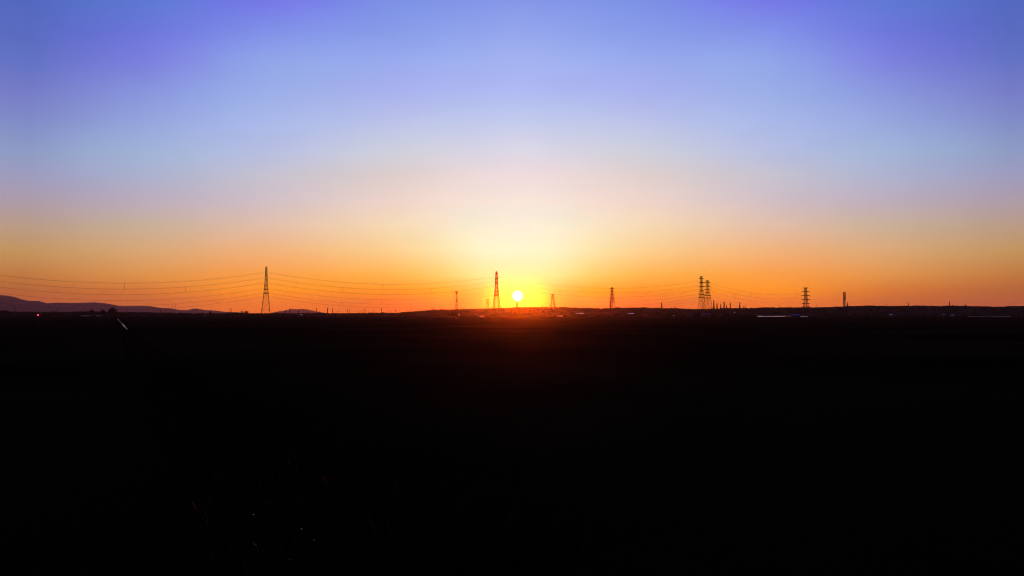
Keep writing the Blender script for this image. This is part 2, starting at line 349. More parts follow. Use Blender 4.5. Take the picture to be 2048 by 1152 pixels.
# ------------------------------------------------------------------ trees one can tell apart
def leafy_tree(px, topy, D, wpx, label, base=0, bare=False, trunk_frac=.3):
    x = at(px, 628, D).x; b0 = gz(x, D) - .2 + base
    ztop = at(px, topy, D).z; H = max(3, ztop-b0); wd = wpx/F*D/2
    root = empty('tree', (x, D, b0)); tag(root, label, 'tree', 'trees along the horizon')
    t = MB(); t.bar((0, 0, 0), (0, 0, H*.55), H*.035, H*.02, 7); tips = []
    nb = 16 if bare else 9
    for k in range(nb):
        a = k*2.4; z0 = H*random.uniform(.22, .55); r = wd*random.uniform(.55, .95)
        tip = Vector((math.cos(a)*r, math.sin(a)*r*.9, z0+H*random.uniform(.15, .45)))
        if tip.z > H: tip.z = H*.97
        t.bar((0, 0, z0), tip, H*.016, H*.007, 5); tips.append(tip)
        if bare:
            for q in range(5):
                t.bar(tip*.6+Vector((0, 0, z0*.4)), tip+Vector((random.uniform(-1, 1), random.uniform(-1, 1), random.uniform(.2, 1.2)))*wd*.4, H*.010, H*.004, 3)
    t.build('trunk', M['bark'], root)
    cr = MB()
    n = 260 if bare else 1500
    for k in range(n):
        if bare:
            c = random.choice(tips+[Vector((0, 0, H*.7))]); s = wd*.38
            p = c + Vector((random.gauss(0, s), random.gauss(0, s), random.gauss(0, H*.13)))
            if p.z > H or p.z < H*.12 or math.hypot(p.x, p.y) > wd*1.1: continue
        else:
            v = Vector((random.gauss(0, 1), random.gauss(0, 1), random.gauss(0, 1))).normalized()*random.random()**.45
            e = 1 + .22*noise.noise(v*2.2+Vector((px, 0, 0)))
            p = Vector((v.x*wd*e, v.y*wd*e, H*.57 + v.z*H*.42*e))
        q = H*random.uniform(.018, .045)*(.6 if bare else 1); d1 = Vector((random.gauss(0, 1), random.gauss(0, 1), random.gauss(0, 1))).normalized()
        d2 = d1.cross(Vector((random.gauss(0, 1), random.gauss(0, 1), 1))).normalized()
        cr.add([p-d1*q, p+d2*q*.7, p+d1*q, p-d2*q*.7], [(0, 1, 2, 3)])
    cr.build('crown', M['leaf'], root)
    return root
leafy_tree(225, 614.5, 1500, 17, 'tall round dark tree standing highest in the left treeline, above the bright glint of water')
leafy_tree(206, 618.5, 1550, 11, 'smaller tree just left of the tall round tree above the water glint')
leafy_tree(184, 618, 1600, 8, 'narrow pointed tree in the left treeline below the mountain range')
leafy_tree(10, 619.5, 1500, 14, 'round tree at the far left edge below the highest mountain')
leafy_tree(420.5, 621, 1500, 3.6, 'slim dark tree beside the boxy dark building left of the first tall pylon')
leafy_tree(484, 620.3, 2000, 7, 'small scraggy tree at the horizon just left of the first tall pylon', bare=True)
leafy_tree(493, 621.3, 2000, 9, 'low rounded tree between the scraggy tree and the first tall pylon')
leafy_tree(866, 615.6, 1700, 10, 'bare fan-shaped tree where the low hill begins', bare=True)
leafy_tree(874, 618, 1700, 5, 'short bare tree right of the fan-shaped tree on the low hill', bare=True)
leafy_tree(880.5, 616, 1700, 4.6, 'thin leaning bare tree between the fan-shaped tree and the antenna tower', bare=True)
leafy_tree(885, 617.2, 1700, 4, 'small bare tree nearest the antenna tower with the forked crown', bare=True)
leafy_tree(1236, 613.6, 2480, 9, 'bushy tree on the hill crest right of the double pylon')
leafy_tree(1289.5, 613.2, 2480, 3, 'single tree poking up from the hill crest midway between the sun and the paired pylons')
leafy_tree(1931.5, 608.8, 2490, 3.4, 'small dark tree alone on the hill crest at far right')

# ------------------------------------------------------------------ lattice pylons
def prof(tab, z):
    return pl(tab, z)
def pylon(name, pos, H, rz, arms, label, wtab, group, leg=.34, br=.17, detail=True, armr=.22, ins_len=4.5, cat='pylon', panels=None, root_h=.24):
    """arms: list of (height fraction, half length m)"""
    root = empty(name, pos, rz); tag(root, label, cat, group)
    wf = lambda z: prof(wtab, z/H)
    def corner(k, z):
        s = wf(z); sx, sy = ((1, 1), (-1, 1), (-1, -1), (1, -1))[k]; return Vector((sx*s, sy*s, z))
    zs = [0]
    z = 0
    while z < H*.985:
        step = max(2.6, wf(z)*1.75); z = min(H, z+step); zs.append(z)
    zs[-1] = H
    if detail:
        for k in range(4):
            m = MB()
            for a, b_ in zip(zs, zs[1:]): m.bar(corner(k, a), corner(k, b_), leg*(1-.4*a/H), leg*(1-.4*b_/H))
            m.build('leg', M['steel'], root)
        m = MB()
    else:
        m = MB()
        for k in range(4):
            for a, b_ in zip(zs, zs[1:]): m.bar(corner(k, a), corner(k, b_), leg*(1-.35*a/H))
    for a, b_ in zip(zs, zs[1:]):
        for k in range(4):
            j = (k+1) % 4
            m.bar(corner(k, a), corner(j, b_), br); m.bar(corner(j, a), corner(k, b_), br)
            m.bar(corner(k, b_), corner(j, b_), br)
    m.build('lattice_bracing' if detail else 'lattice_body', M['steel'], root)
    ends = []
    for i, (fz, hl) in enumerate(arms):
        z = H*fz; s = wf(z); am = MB(); hh = max(1.3, hl*root_h)
        for sx in (-1, 1):
            tip = Vector((sx*hl, 0, z)); tips = [tip+Vector((0, .35, 0)), tip-Vector((0, .35, 0))]
            for sy, tp in ((1, tips[0]), (-1, tips[1])):
                am.bar((sx*s, sy*s, z), tp, armr); am.bar((sx*s*.9, sy*s*.9, min(H, z+hh)), tp, armr*.8)
                for q in (.33, .66):
                    p0 = Vector((sx*s, sy*s, z)).lerp(tp, q); p1 = Vector((sx*s*.9, sy*s*.9, min(H, z+hh))).lerp(tp, q)
                    am.bar(p0, p1, armr*.6)
            for q in (0, .4, .75): am.bar(Vector((sx*s, s, z)).lerp(tips[0], q), Vector((sx*s, -s, z)).lerp(tips[1], q+.2 if q+.2 < 1 else 1), armr*.6)
        for k in range(4): am.bar(corner(k, z), corner((k+1) % 4, z), br*1.6)
        if detail: am.bar(corner(0, z), corner(2, z), br*1.2); am.bar(corner(1, z), corner(3, z), br*1.2)
        am.build('cross_arm', M['steel'], root)
        if i > 0:
            for sx in (-1, 1):
                p = Vector((sx*hl, 0, z-.1)); q = Vector((sx*hl, 0, z-ins_len))
                if detail:
                    im = MB(); im.bar(p, q, .09, n=5)
                    for t in range(7):
                        c = p.lerp(q, .12+.12*t); im.bar(c, c-Vector((0, 0, .16)), .17, .08, 7)
                    im.build('insulator', M['ins'], root)
                ends.append((i, sx, q))
    Mw = Matrix.Translation(pos) @ Matrix.Rotation(rz, 4, 'Z')
    return {(i, sx): Mw @ q for i, sx, q in ends}

WT = [(0, 7.8), (.17, 6.1), (.45, 3.7), (.7, 2.1), (1, 1.15)]
ARM1 = [(.985, 3.6), (.945, 8.6), (.84, 9.2), (.74, 9.8), (.635, 9.2), (.545, 9.8), (.475, 10.4)]
def place(px, D): x = at(px, 628, D).x; return Vector((x, D, gz(x, D)-.2))
H1 = 86.0
dirv = Vector((.9455, .3255, 0)); rzl = math.atan2(dirv.y, dirv.x) + PI/2     # arms square to the line
def heightH(px, topy, D, z0): return at(px, topy, D).z - z0
GP = 'pylons of the nearer power line'
pA = place(531.5, 1150); pB = place(993, 1285); pC = place(1403.5, 1437); p0 = pA - dirv*452
EA = pylon('lattice_pylon', pA, heightH(531, 533.5, 1150, pA.z), rzl, ARM1, 'tallest lattice pylon, alone against the orange sky on the left', WT, GP, leg=.60, br=.22, armr=.42)
EB = pylon('lattice_pylon', pB, heightH(993, 543, 1285, pB.z), rzl, ARM1, 'tall narrow lattice pylon just left of the sun', WT, GP, leg=.60, br=.24, armr=.45)
EC = pylon('lattice_pylon', pC, heightH(1403, 552.5, 1437, pC.z), rzl, ARM1, 'taller left one of the two pylons standing close together', WT, GP, leg=.30, br=.14, armr=.5, root_h=.14)
# the pylon just outside the frame carries the wires that leave at the left edge
E0_ = {}
for (i, sx), q in EA.items(): E0_[(i, sx)] = q - dirv*452
ARME = [(.985, 9.5), (.855, 13), (.72, 13.5), (.575, 14), (.435, 12), (.315, 14.5)]
pE = place(1612, 2100)
EE = pylon('lattice_pylon', pE, heightH(1612, 575.3, 2100, pE.z), R(4), ARME, 'wide-armed lattice pylon behind the hill crest, right of the paired pylons', [(0, 8.5), (.3, 5.6), (.5, 4.2), (.7, 3.0), (1, 2.5)], GP, leg=.7, br=.26, armr=.85, ins_len=3.2, root_h=.1)
GD = 'pylons of the farther power line'
ARM2 = [(.985, 5.0), (.945, 8.6), (.84, 9), (.74, 9), (.66, 6), (.585, 10), (.51, 7.2)]
WT2 = [(0, 9.6), (.2, 7.8), (.5, 5.2), (.62, 3.6), (.75, 2.4), (1, 1.9)]
pD = place(1415.5, 1630); pF = place(1224.3, 2060); pG = place(1105.3, 2730); pH = place(975.3, 3640)
ED = pylon('lattice_pylon', pD, heightH(1415, 561, 1630, pD.z), R(22), ARM2, 'shorter right one of the two pylons standing close together', WT2, GD, leg=.34, br=.15, armr=.58, root_h=.14)
EF = pylon('lattice_pylon', pF, heightH(1224, 575, 2060, pF.z), R(26), [(a, b*1.05) for a, b in ARM2], 'slender pylon on the hill with a short mast at its left foot', WT2, GD, leg=.5, br=.24, armr=.62)
EG = pylon('lattice_pylon', pG, heightH(1105, 588, 2730, pG.z), R(16), [(a, b*1.05) for a, b in ARM2[:6]], 'small pylon right of the sun with a shorter mast beside it', WT2, GD, leg=.6, br=.28, armr=.62)
EH = pylon('lattice_pylon', pH, heightH(975.3, 598, 3640, pH.z), R(5), [(a, b*1.35) for a, b in ARM2[:6]], 'small many-armed pylon left of the tall pylon beside the sun', WT2, GD, leg=.65, br=.3, armr=.8)

def small_pylon(px, topy, D, hw, label, narms=3, arm=4.0, thick=.5):
    p = place(px, D); H = heightH(px, topy, D, p.z)
    arms = [(.985-.12*i, arm*(.8 if i == 0 else 1)) for i in range(narms)]
    return pylon('small_pylon', p, H, R(random.uniform(-12, 25)), arms, label, [(0, hw), (.5, hw*.55), (1, hw*.25)], 'small distant pylons on the skyline', leg=thick, br=thick*.55, detail=False, armr=thick*.7)
for a in (
 (1034, 603, 3300, 7.0, 'dim lattice pylon directly under the sun disc', 2, 4.5, .6),
 (1109.4, 602, 2700, 3.0, 'short mast hugging the right side of the small pylon right of the sun', 3, 2.4, .6),
 (1101.2, 608, 2800, 1.8, 'tiny mast left of the small pylon right of the sun', 1, 1.6, .5),
 (1221.3, 601.5, 2100, 2.2, 'short dark mast at the left foot of the slender pylon on the hill', 2, 1.8, .6),
 (1323.5, 605, 2700, 3.0, 'small pylon alone on the hill, left of the paired pylons', 4, 2.8, .55),
 (1350.2, 612, 2800, 1.6, 'tiny mast between the lone small pylon and the paired pylons', 1, 1.4, .5),
 (1424, 612, 2900, 1.8, 'tiniest mast right beside the paired pylons', 1, 2, .5),
 (1427.8, 601, 2900, 3.6, 'tallest dark pointed pylon of the cluster right of the paired pylons', 3, 3.4, .7),
 (1434.2, 607.2, 2900, 3.6, 'squat pylon second in the cluster right of the paired pylons', 2, 3.4, .6),
 (1441.7, 608.2, 3000, 3.2, 'small pylon third in the cluster right of the paired pylons', 2, 3, .5),
 (1448.4, 603.2, 3000, 4.2, 'spreading pylon in the middle of the cluster right of the paired pylons', 2, 3.6, .5),
 (1453.2, 611.2, 2900, 3, 'stubby pylon just right of the spreading one in the cluster', 2, 2.6, .6),
 (1460.8, 605.2, 3000, 3.2, 'faint pylon at the right end of the close cluster', 3, 4.4, .45),
 (1479.8, 604, 2800, 2.8, 'thin dark pylon standing apart, right of the cluster', 2, 2.4, .6),
 (1486.6, 611.4, 2800, 1.5, 'left one of two tiny masts right of the thin dark pylon', 1, 1.6, .5),
 (1490.4, 610.4, 2800, 1.5, 'right one of two tiny masts right of the thin dark pylon', 1, 1.6, .5),
 (1695.6, 605, 2700, 2.4, 'short pointed mast beside the cylindrical antenna tower', 1, 1.5, .7),
 (1817.4, 605.4, 2700, 1.2, 'thin mast on the hill right of the cylindrical antenna tower', 2, 1.4, .4),
 (1899.5, 603, 2700, 1.6, 'tallest thin mast on the hill at far right', 3, 2, .45),
): small_pylon(*a)

# ------------------------------------------------------------------ antenna towers
def antenna_tower(px, topy, D, kind, label):
    p = place(px, D); H = heightH(px, topy, D, p.z)
    root = empty('antenna_tower', p, R(12)); tag(root, label, 'antenna tower')
    wt = [(0, 1.75), (.4, 1.25), (.75, .75), (1, .55)] if kind == 0 else [(0, 2.7), (.3, 2.1), (.75, 1.75), (1, 1.45)]
    wf = lambda z: pl(wt, z/H)
    cn = lambda k, z: Vector((math.cos(k*PI/2+PI/4)*wf(z)*1.3, math.sin(k*PI/2+PI/4)*wf(z)*1.3, z))
    n = 16
    for k in range(4):
        m = MB()
        for i in range(n): m.bar(cn(k, H*i/n), cn(k, H*(i+1)/n), .25 if kind else .22)
        m.build('leg', M['steel'], root)
    m = MB()
    for i in range(n):
        for k in range(4):
            m.bar(cn(k, H*i/n), cn((k+1) % 4, H*(i+1)/n), .14); m.bar(cn(k, H*(i+1)/n), cn((k+1) % 4, H*(i+1)/n), .10)
    m.build('lattice_bracing', M['steel'], root)
    def platform(z, r, h=.5):
        m = MB(); m.bar((0, 0, z), (0, 0, z+h), r, n=14)
        for k in range(12):
            a = k*PI/6; m.bar((math.cos(a)*r, math.sin(a)*r, z+h), (math.cos(a)*r, math.sin(a)*r, z+h+1.1), .06)
        m.tube([(math.cos(k*PI/6)*r, math.sin(k*PI/6)*r, z+h+1.1) for k in range(13)], .07)
        m.build('platform', M['steel'], root)
    if kind == 0:
        platform(H*.915, 1.25)
        for k in range(6):
            a = k*PI/3; r = 1.45
            m = MB(); m.bar((math.cos(a)*r*.9, math.sin(a)*r*.9, H*.90), (math.cos(a)*r, math.sin(a)*r, H*1.0), .17, n=6); m.build('antenna_panel', M['steel'], root)
        platform(H*.66, .95, .6)
        for z, s in ((H*.72, 1), (H*.63, -1), (H*.50, 1)):
            m = MB(); m.bar((s*.5, -1.2, z), (s*.5, -1.7, z), .75, .9, 12); m.build('dish', M['steel'], root)
    else:
        for z0, z1 in ((.80, .90), (.91, .995)):
            for k in range(5):
                a = k*PI*.4; m = MB(); m.bar((math.cos(a)*1.75, math.sin(a)*1.75, H*z0), (math.cos(a)*1.75, math.sin(a)*1.75, H*z1), .42, n=6); m.build('antenna_panel', M['steel'], root)
        platform(H*.755, 2.5, 1.1)
        m = MB(); m.bar((-.6, -1.9, H*.72), (-.6, -2.6, H*.72), 1.0, 1.2, 12); m.build('dish', M['steel'], root)
        m = MB(); m.bar((-1.6, 0, 0), (-1.45, 0, H*.75), .42, n=6); m.build('cable_duct', M['steel'], root)
antenna_tower(913, 582.3, 900, 0, 'antenna tower with a forked crown, left of the tall pylon beside the sun')
antenna_tower(1689.2, 584, 1250, 1, 'thick cylindrical antenna tower with a round platform, right of the wide-armed pylon')

# ------------------------------------------------------------------ utility poles along the left horizon
def upole(px, topy, D, r, label, arm=1.6):
    p = place(px, D); H = heightH(px, topy, D, p.z)
    root = empty('utility_pole', p, R(random.uniform(-40, 40))); tag(root, label, 'utility pole', 'utility poles on the skyline')
    m = MB(); m.bar((0, 0, 0), (0, 0, H), r*1.3, r, 8); m.build('pole', M['wood'], root)
    for k in range(2 if arm > 1.2 else 1):
        m = MB(); m.box((0, -r, H-.9-1.6*k), (arm*2*(1-.2*k), .22, .25)); m.build('crossarm', M['steel'], root)
        m = MB()
        for q in (-1, -.45, .45, 1): m.bar((q*arm*.92*(1-.2*k), -r, H-.78-1.6*k), (q*arm*.92*(1-.2*k), -r, H-.35-1.6*k), .13, .09, 6)
        m.build('insulator', M['ins'], root)
for a in (
 (28.5, 613, 1300, .32, 'slim pole before the high purple mountain at far left'),
 (114.5, 615, 1300, .26, 'pole before the purple mountains, right of the red light'),
 (167, 616, 1300, .22, 'short pole left of the narrow pointed tree'),
 (254, 614, 1300, .28, 'pole right of the tall round tree in front of the fading mountains'),
 (321, 616, 1300, .34, 'pole before the middle of the fading mountain slope'),
 (386, 619, 1300, .26, 'left of two poles before the small rounded peak'),
 (393.6, 616.4, 1300, .40, 'right and taller of two poles before the small rounded peak'),
 (431, 621, 1300, .24, 'short pole right of the slim dark tree'),
 (461.8, 617, 1350, .55, 'thick lone pole left of the first tall pylon'),
 (571, 620.4, 1400, .75, 'first stubby pole right of the tallest pylon, before the pale mountain'),
 (579.6, 616.6, 1400, .72, 'tall dark pole before the pale mountain'),
 (597.2, 620, 1400, .62, 'stubby pole under the pale mountain peak'),
 (632.8, 616.6, 1500, .42, 'pole where the pale mountain slope ends'),
 (639.5, 622.2, 1500, .30, 'very short pole right of the pale mountain slope'),
 (655, 616.2, 1500, .85, 'thickest tall pole in the row between the tallest pylon and the sun'),
 (665.3, 616.6, 1500, .55, 'pole next right of the thickest tall pole'),
 (675.5, 621.6, 1500, .40, 'short pole in the left half of the orange skyline row'),
 (695, 619, 1550, .32, 'thin left pole of a close pair in the orange skyline row'),
 (698.4, 617.2, 1550, .48, 'taller right pole of a close pair in the orange skyline row'),
 (720, 621.6, 1550, .6, 'stubby pole between the two close pairs in the skyline row'),
 (727.4, 618.6, 1600, .34, 'thin left pole of the second close pair in the skyline row'),
 (730.2, 617.8, 1600, .48, 'right pole of the second close pair in the skyline row'),
 (747.5, 620.8, 1600, .34, 'short pole right of the second close pair'),
 (762.6, 616.4, 1600, .62, 'dark tall pole in the middle of the gap between the two tall pylons'),
 (779.4, 621.8, 1600, .34, 'tiny pole right of the dark tall middle pole'),
 (790.6, 618, 1650, .42, 'pole halfway from the dark tall middle pole to the short bare trees'),
 (822, 617.4, 1650, .44, 'lone pole well left of the bare trees'),
 (847, 619.4, 1700, .32, 'left pole of the pair beside the bare trees'),
 (851.4, 618, 1700, .42, 'right pole of the pair beside the bare trees'),
 (1582, 611.6, 2400, .45, 'faint pole left of the wide-armed pylon'),
 (1634, 609.4, 2400, .62, 'pole right of the wide-armed pylon'),
 (1739.4, 609.8, 2450, .30, 'very faint pole on the hill between the antenna tower and the thin mast'),
 (1773.2, 608.6, 2450, .45, 'short pole on the hill right of the very faint pole'),
): upole(*a, arm=(2.2 if a[3] > .5 else 1.3))

# ------------------------------------------------------------------ power lines
ORD = ['', 'first', 'second', 'third', 'fourth', 'fifth', 'sixth']
SPANS = []
def span(EA_, EB_, sag, r, desc, levels=(1, 2, 3, 4, 5, 6), grp='wires'):
    out = {}
    for i in levels:
        for sx in (-1, 1):
            if (i, sx) not in EA_ or (i, sx) not in EB_: continue
            a, b_ = EA_[(i, sx)], EB_[(i, sx)]; n = 34
            sg = sag*(1+.015*i)
            pts = [a.lerp(b_, t/n) - Vector((0, 0, 4*sg*(t/n)*(1-t/n))) for t in range(n+1)]
            m = MB(); m.tube(pts, r*(.78 if i < 4 else .62)); o = m.build('power_wire', M['wire'])
            side = 'nearer' if sx < 0 else 'farther'
            tag(o, f'{ORD[i]} wire from the top, {side} side, {desc}', 'power wire', grp)
            out[(i, sx)] = pts
    return out
SL = span(E0_, EA, 21.5, .088, 'left edge to tallest pylon', grp='wires left of the tallest pylon')
SM = span(EA, EB, 17.5, .088, 'tallest pylon to pylon beside the sun', grp='wires between the two tall pylons')
SR = span(EB, EC, 19.0, .088, 'pylon beside the sun to paired pylons', grp='wires right of the sun')
SE = span(EC, EE, 16, .10, 'paired pylons to wide-armed pylon', levels=(1, 2, 3, 4, 5), grp='wires right of the paired pylons')
SD = span(ED, EF, 15, .08, 'shorter paired pylon to slender hill pylon', grp='thin wires of the farther line')
def spacer(S, i, sx, px, desc):
    a, b_ = S[(i, sx)], S[(i+1, sx)]
    u = (px-1024)/F/CP
    for (p, q), (p2, q2) in zip(zip(a, a[1:]), zip(b_, b_[1:])):
        ua, ub = p.x/p.y, q.x/q.y
        if ua <= u <= ub:
            t = (u-ua)/(ub-ua); P = p.lerp(q, t); Q = p2.lerp(q2, t)
            m = MB(); m.bar(P, Q, .14, n=5)
            for e in (P, Q): m.bar(e-Vector((0, 0, .3)), e+Vector((0, 0, .3)), .26, n=6)
            tag(m.build('wire_spacer', M['ins']), desc, 'wire spacer', 'spacers hung between the wires'); return
for S, i, sx, px, where in (
 (SL, 2, -1, 118, 'below the second wire, nearest to the left edge'),
 (SL, 2, -1, 206, 'below the second wire, above the tall round tree'),
 (SL, 1, -1, 249, 'below the topmost wire, right of the tall round tree'),
 (SL, 2, 1, 371, 'below the second wire, left of the tallest pylon'),
 (SL, 5, -1, 346, 'left one of a low pair above the fading mountains'),
 (SL, 5, 1, 351.5, 'right one of a low pair above the fading mountains'),
 (SM, 2, -1, 684, 'left one of the upper pair right of the tallest pylon'),
 (SM, 2, 1, 686.6, 'right one of the upper pair right of the tallest pylon'),
 (SM, 5, -1, 681.6, 'left one of the lower pair right of the tallest pylon'),
 (SM, 5, 1, 686, 'right one of the lower pair right of the tallest pylon'),
 (SM, 1, -1, 764.6, 'below the topmost wire midway between the two tall pylons'),
 (SM, 4, -1, 763.6, 'left one of the low pair midway between the two tall pylons'),
 (SM, 4, 1, 766, 'right one of the low pair midway between the two tall pylons'),
 (SM, 2, -1, 861.4, 'left one of the upper pair left of the antenna tower'),
 (SM, 2, 1, 863.8, 'right one of the upper pair left of the antenna tower'),
 (SM, 5, -1, 863, 'low single one left of the antenna tower'),
 (SR, 2, -1, 1119, 'left one of the upper pair just right of the sun'),
 (SR, 2, 1, 1123.8, 'right one of the upper pair just right of the sun'),
 (SR, 5, 1, 1124, 'low on the wires just right of the sun'),
 (SR, 1, -1, 1164.6, 'below the topmost wire, well left of the slender hill pylon'),
 (SR, 4, -1, 1164.8, 'low one well left of the slender hill pylon'),
 (SR, 1, 1, 1194, 'below the topmost wire, close to the slender hill pylon'),
 (SR, 2, -1, 1288.6, 'left one of the pair left of the paired pylons'),
 (SR, 2, 1, 1295, 'right one of the pair left of the paired pylons'),
 (SE, 2, -1, 1464, 'left one of the pair above the cluster of small pylons'),
 (SE, 2, 1, 1471, 'right one of the pair above the cluster of small pylons'),
 (SE, 1, -1, 1501, 'left one of the upper pair midway to the wide-armed pylon'),
 (SE, 1, 1, 1506, 'right one of the upper pair midway to the wide-armed pylon'),
 (SE, 3, -1, 1558, 'single one left of the wide-armed pylon'),
): spacer(S, i, sx, px, 'thin rod between wires, '+where)

# ------------------------------------------------------------------ farm buildings
def greenhouse(px0, px1, D, r, label, mtl='film', bays=1, group=None, rz=0):
    x0 = at(px0, 628, D).x; x1 = at(px1, 628, D).x; cx = (x0+x1)/2; Ln = x1-x0
    root = empty('greenhouse', (cx, D, gz(cx, D)), rz); tag(root, label, 'greenhouse', group)
    for k in range(bays):
        y0 = k*(2*r+.6); m = MB(); n = 16; vs = []
        for xx in (-Ln/2, Ln/2):
            for j in range(n+1):
                a = PI*j/n; vs.append((xx, y0-math.cos(a)*r, .8+math.sin(a)*r*.85))
        m.add(vs, [(j, j+1, n+1+j+1, n+1+j) for j in range(n)] + [tuple(range(n+1))[::-1], tuple(range(n+1, 2*n+2))])
        m.build('arched_film', M[mtl], root, smooth=True)
        m = MB(); m.box((0, y0-r, .4), (Ln, .12, .8)); m.box((0, y0+r, .4), (Ln, .12, .8))
        m.build('side_wall', M['film'], root)
        m = MB()
        for q in range(max(3, int(Ln/4))+1):
            xx = -Ln/2 + Ln*q/max(3, int(Ln/4))
            m.tube([(xx, y0-math.cos(PI*j/8)*(r+.05), .8+math.sin(PI*j/8)*(r*.85+.05)) for j in range(9)], .04)
        m.build('hoop', M['steel'], root)
def house(px, D, wd, dp, wh, rh, roof, label, rz=0, name='farmhouse', chim=False):
    x = at(px, 628, D).x; root = empty(name, (x, D, gz(x, D)), rz)
    tag(root, label, 'house' if name == 'farmhouse' else 'shed', 'farm buildings on the plain')
    m = MB(); m.box((0, 0, wh/2), (wd, dp, wh))
    m.add([(-wd/2, -dp/2, wh+.002), (-wd/2, dp/2, wh+.002), (-wd/2, 0, wh+rh)], [(0, 1, 2)]); m.add([(wd/2, -dp/2, wh+.002), (wd/2, dp/2, wh+.002), (wd/2, 0, wh+rh)], [(0, 2, 1)])
    m.build('wall', M['wall'], root)
    m = MB(); e = .5; t = .18; sl = rh/(dp/2)
    for s in (-1, 1):
        yb = s*(dp/2+e); zb = wh-sl*e
        m.add([(-wd/2-e, yb, zb), (wd/2+e, yb, zb), (wd/2+e, 0, wh+rh+.02), (-wd/2-e, 0, wh+rh+.02), (-wd/2-e, yb, zb+t), (wd/2+e, yb, zb+t), (wd/2+e, 0, wh+rh+t+.02), (-wd/2-e, 0, wh+rh+t+.02)],
              [(0, 3, 2, 1), (4, 5, 6, 7), (0, 1, 5, 4), (1, 2, 6, 5), (3, 0, 4, 7)])
    rf = m.build('roof', M[roof], root)
    if chim: m = MB(); m.box((wd*.25, 0, wh+rh+.4), (.6, .6, 1.4)); m.build('chimney', M['wood'], rf)
    nw = max(2, int(wd/4))
    for k in range(nw):
        xx = -wd/2 + wd*(k+.5)/nw
        if k == nw//2:
            m = MB(); m.box((xx, -dp/2-.04, 1.0), (1.0, .08, 2.0)); m.build('door', M['door'], root)
        else:
            m = MB(); m.box((xx, -dp/2-.03, min(wh-.9, 1.7)), (1.4, .06, 1.0)); m.build('window', M['glass'], root)
GG = 'long low greenhouses on the plain'
m = MB()
for x0, x1, y0, y1 in ((1513, 1527, 631.7, 633.4), (1527.3, 1545, 631.9, 633.1), (1545.3, 1568, 631.7, 633.2), (1600.5, 1615.5, 632.9, 633.9)):
    m = MB(); q = [on_ground(x0, y1, .15), on_ground(x1, y1, .15), on_ground(x1, y0, .15), on_ground(x0+1, y0, .15)]
    m.add(q+[Vector((v.x, v.y, 0)) for v in q], [(0, 1, 2, 3), (0, 4, 5, 1), (1, 5, 6, 2), (2, 6, 7, 3), (3, 7, 4, 0)])
    tag(m.build('water', M['water']), ('small gleaming flooded field right of the blue roofed shed' if x0 > 1590 else 'flooded field gleaming pale below the right half of the hill'), None, None, 'structure')
greenhouse(1569.5, 1583, 1430, 1.6, 'short dim greenhouse next to the blue roofed shed', group=GG)
house(1591, 1480, 16, 9, 3.2, 2.2, 'blueroof', 'blue roofed shed right of the longest gleaming flooded field', name='shed')
greenhouse(1936, 2020, 1400, 1.2, 'very long dim greenhouse at the far right edge of the fields', group=GG)
greenhouse(959, 962.6, 1300, 1.9, 'left one of two tiny pale greenhouses below the tall pylon beside the sun', group=GG)
greenhouse(963.2, 967.6, 1280, 1.6, 'right one of two tiny pale greenhouses below the tall pylon beside the sun', group=GG)
greenhouse(1115, 1125, 1650, 1.4, 'short glinting greenhouse low on the field right of the sun streak', group=GG)
greenhouse(163, 182, 1900, 1.3, 'faint long greenhouse below the left treeline', group=GG)
greenhouse(192, 204, 1900, 1.2, 'fainter short greenhouse left of the water glint', group=GG)
def raised(px, y, D): return at(px, y, D).z
house(1159, 1700, 19, 14, 7.4, 1.1, 'metalroof', 'low building with a thin bright roof right of the sun', name='shed')
house(1262, 1720, 15, 14, 7.0, 1.2, 'metalroof', 'shed with a short bright roof left of the dark thicket on the right', name='shed')
house(1291, 1650, 10, 7, 3.4, 1.8, 'tile', 'small dark house in front of the thicket right of the bright roofed shed')
house(1347, 1500, 3.5, 4, 2.2, 1.0, 'metalroof', 'tiny hut in the dark thicket left of the paired pylons', name='shed')
house(1380, 1450, 14, 7, 3.0, 1.4, 'tile', 'long low house below and left of the paired pylons')
house(1410.5, 1420, 15, 10, 4.6, 3.2, 'blueroof', 'bluish grey house directly below the paired pylons')
house(1440, 1450, 9, 8, 3.2, 1.8, 'tile', 'small house right of the bluish grey house', chim=True)
house(1461, 2080, 6, 9, 7.6, 1.0, 'metalroof', 'little pale building high on the foot of the hill', name='shed')
house(1468.5, 2120, 4, 9, 10.8, 1.0, 'metalroof', 'narrow pale building just right of and above the little pale one', name='shed')
house(1486, 1700, 6, 10, 5.2, 1.1, 'metalroof', 'pale roofed shed left of the longest gleaming flooded field', name='shed')
house(1781, 1600, 5, 9, 4.2, 1.0, 'metalroof', 'small pale roof left of the far right fields', name='shed')
house(1886.8, 1600, 3, 9, 5.2, 1.0, 'metalroof', 'narrow pale hut right of the tiny pale roof', name='shed')
house(1904, 1500, 5, 9, 3.2, 1.0, 'metalroof', 'pale hut left of the very long greenhouse', name='shed')
house(603, 1800, 4.5, 9, 4.4, 1.0, 'metalroof', 'tiny pale roof below the pale mountain', name='shed')
house(918.5, 1500, 3, 9, 4.0, 1.0, 'metalroof', 'tiny pale hut below the forked antenna tower', name='shed')
house(404, 1500, 9, 8, 7.4, .8, 'tile', 'boxy dark building on the horizon left of the slim tree')
house(770, 1700, 10, 7, 4.5, 2, 'tile', 'dark house under the middle of the pole row')

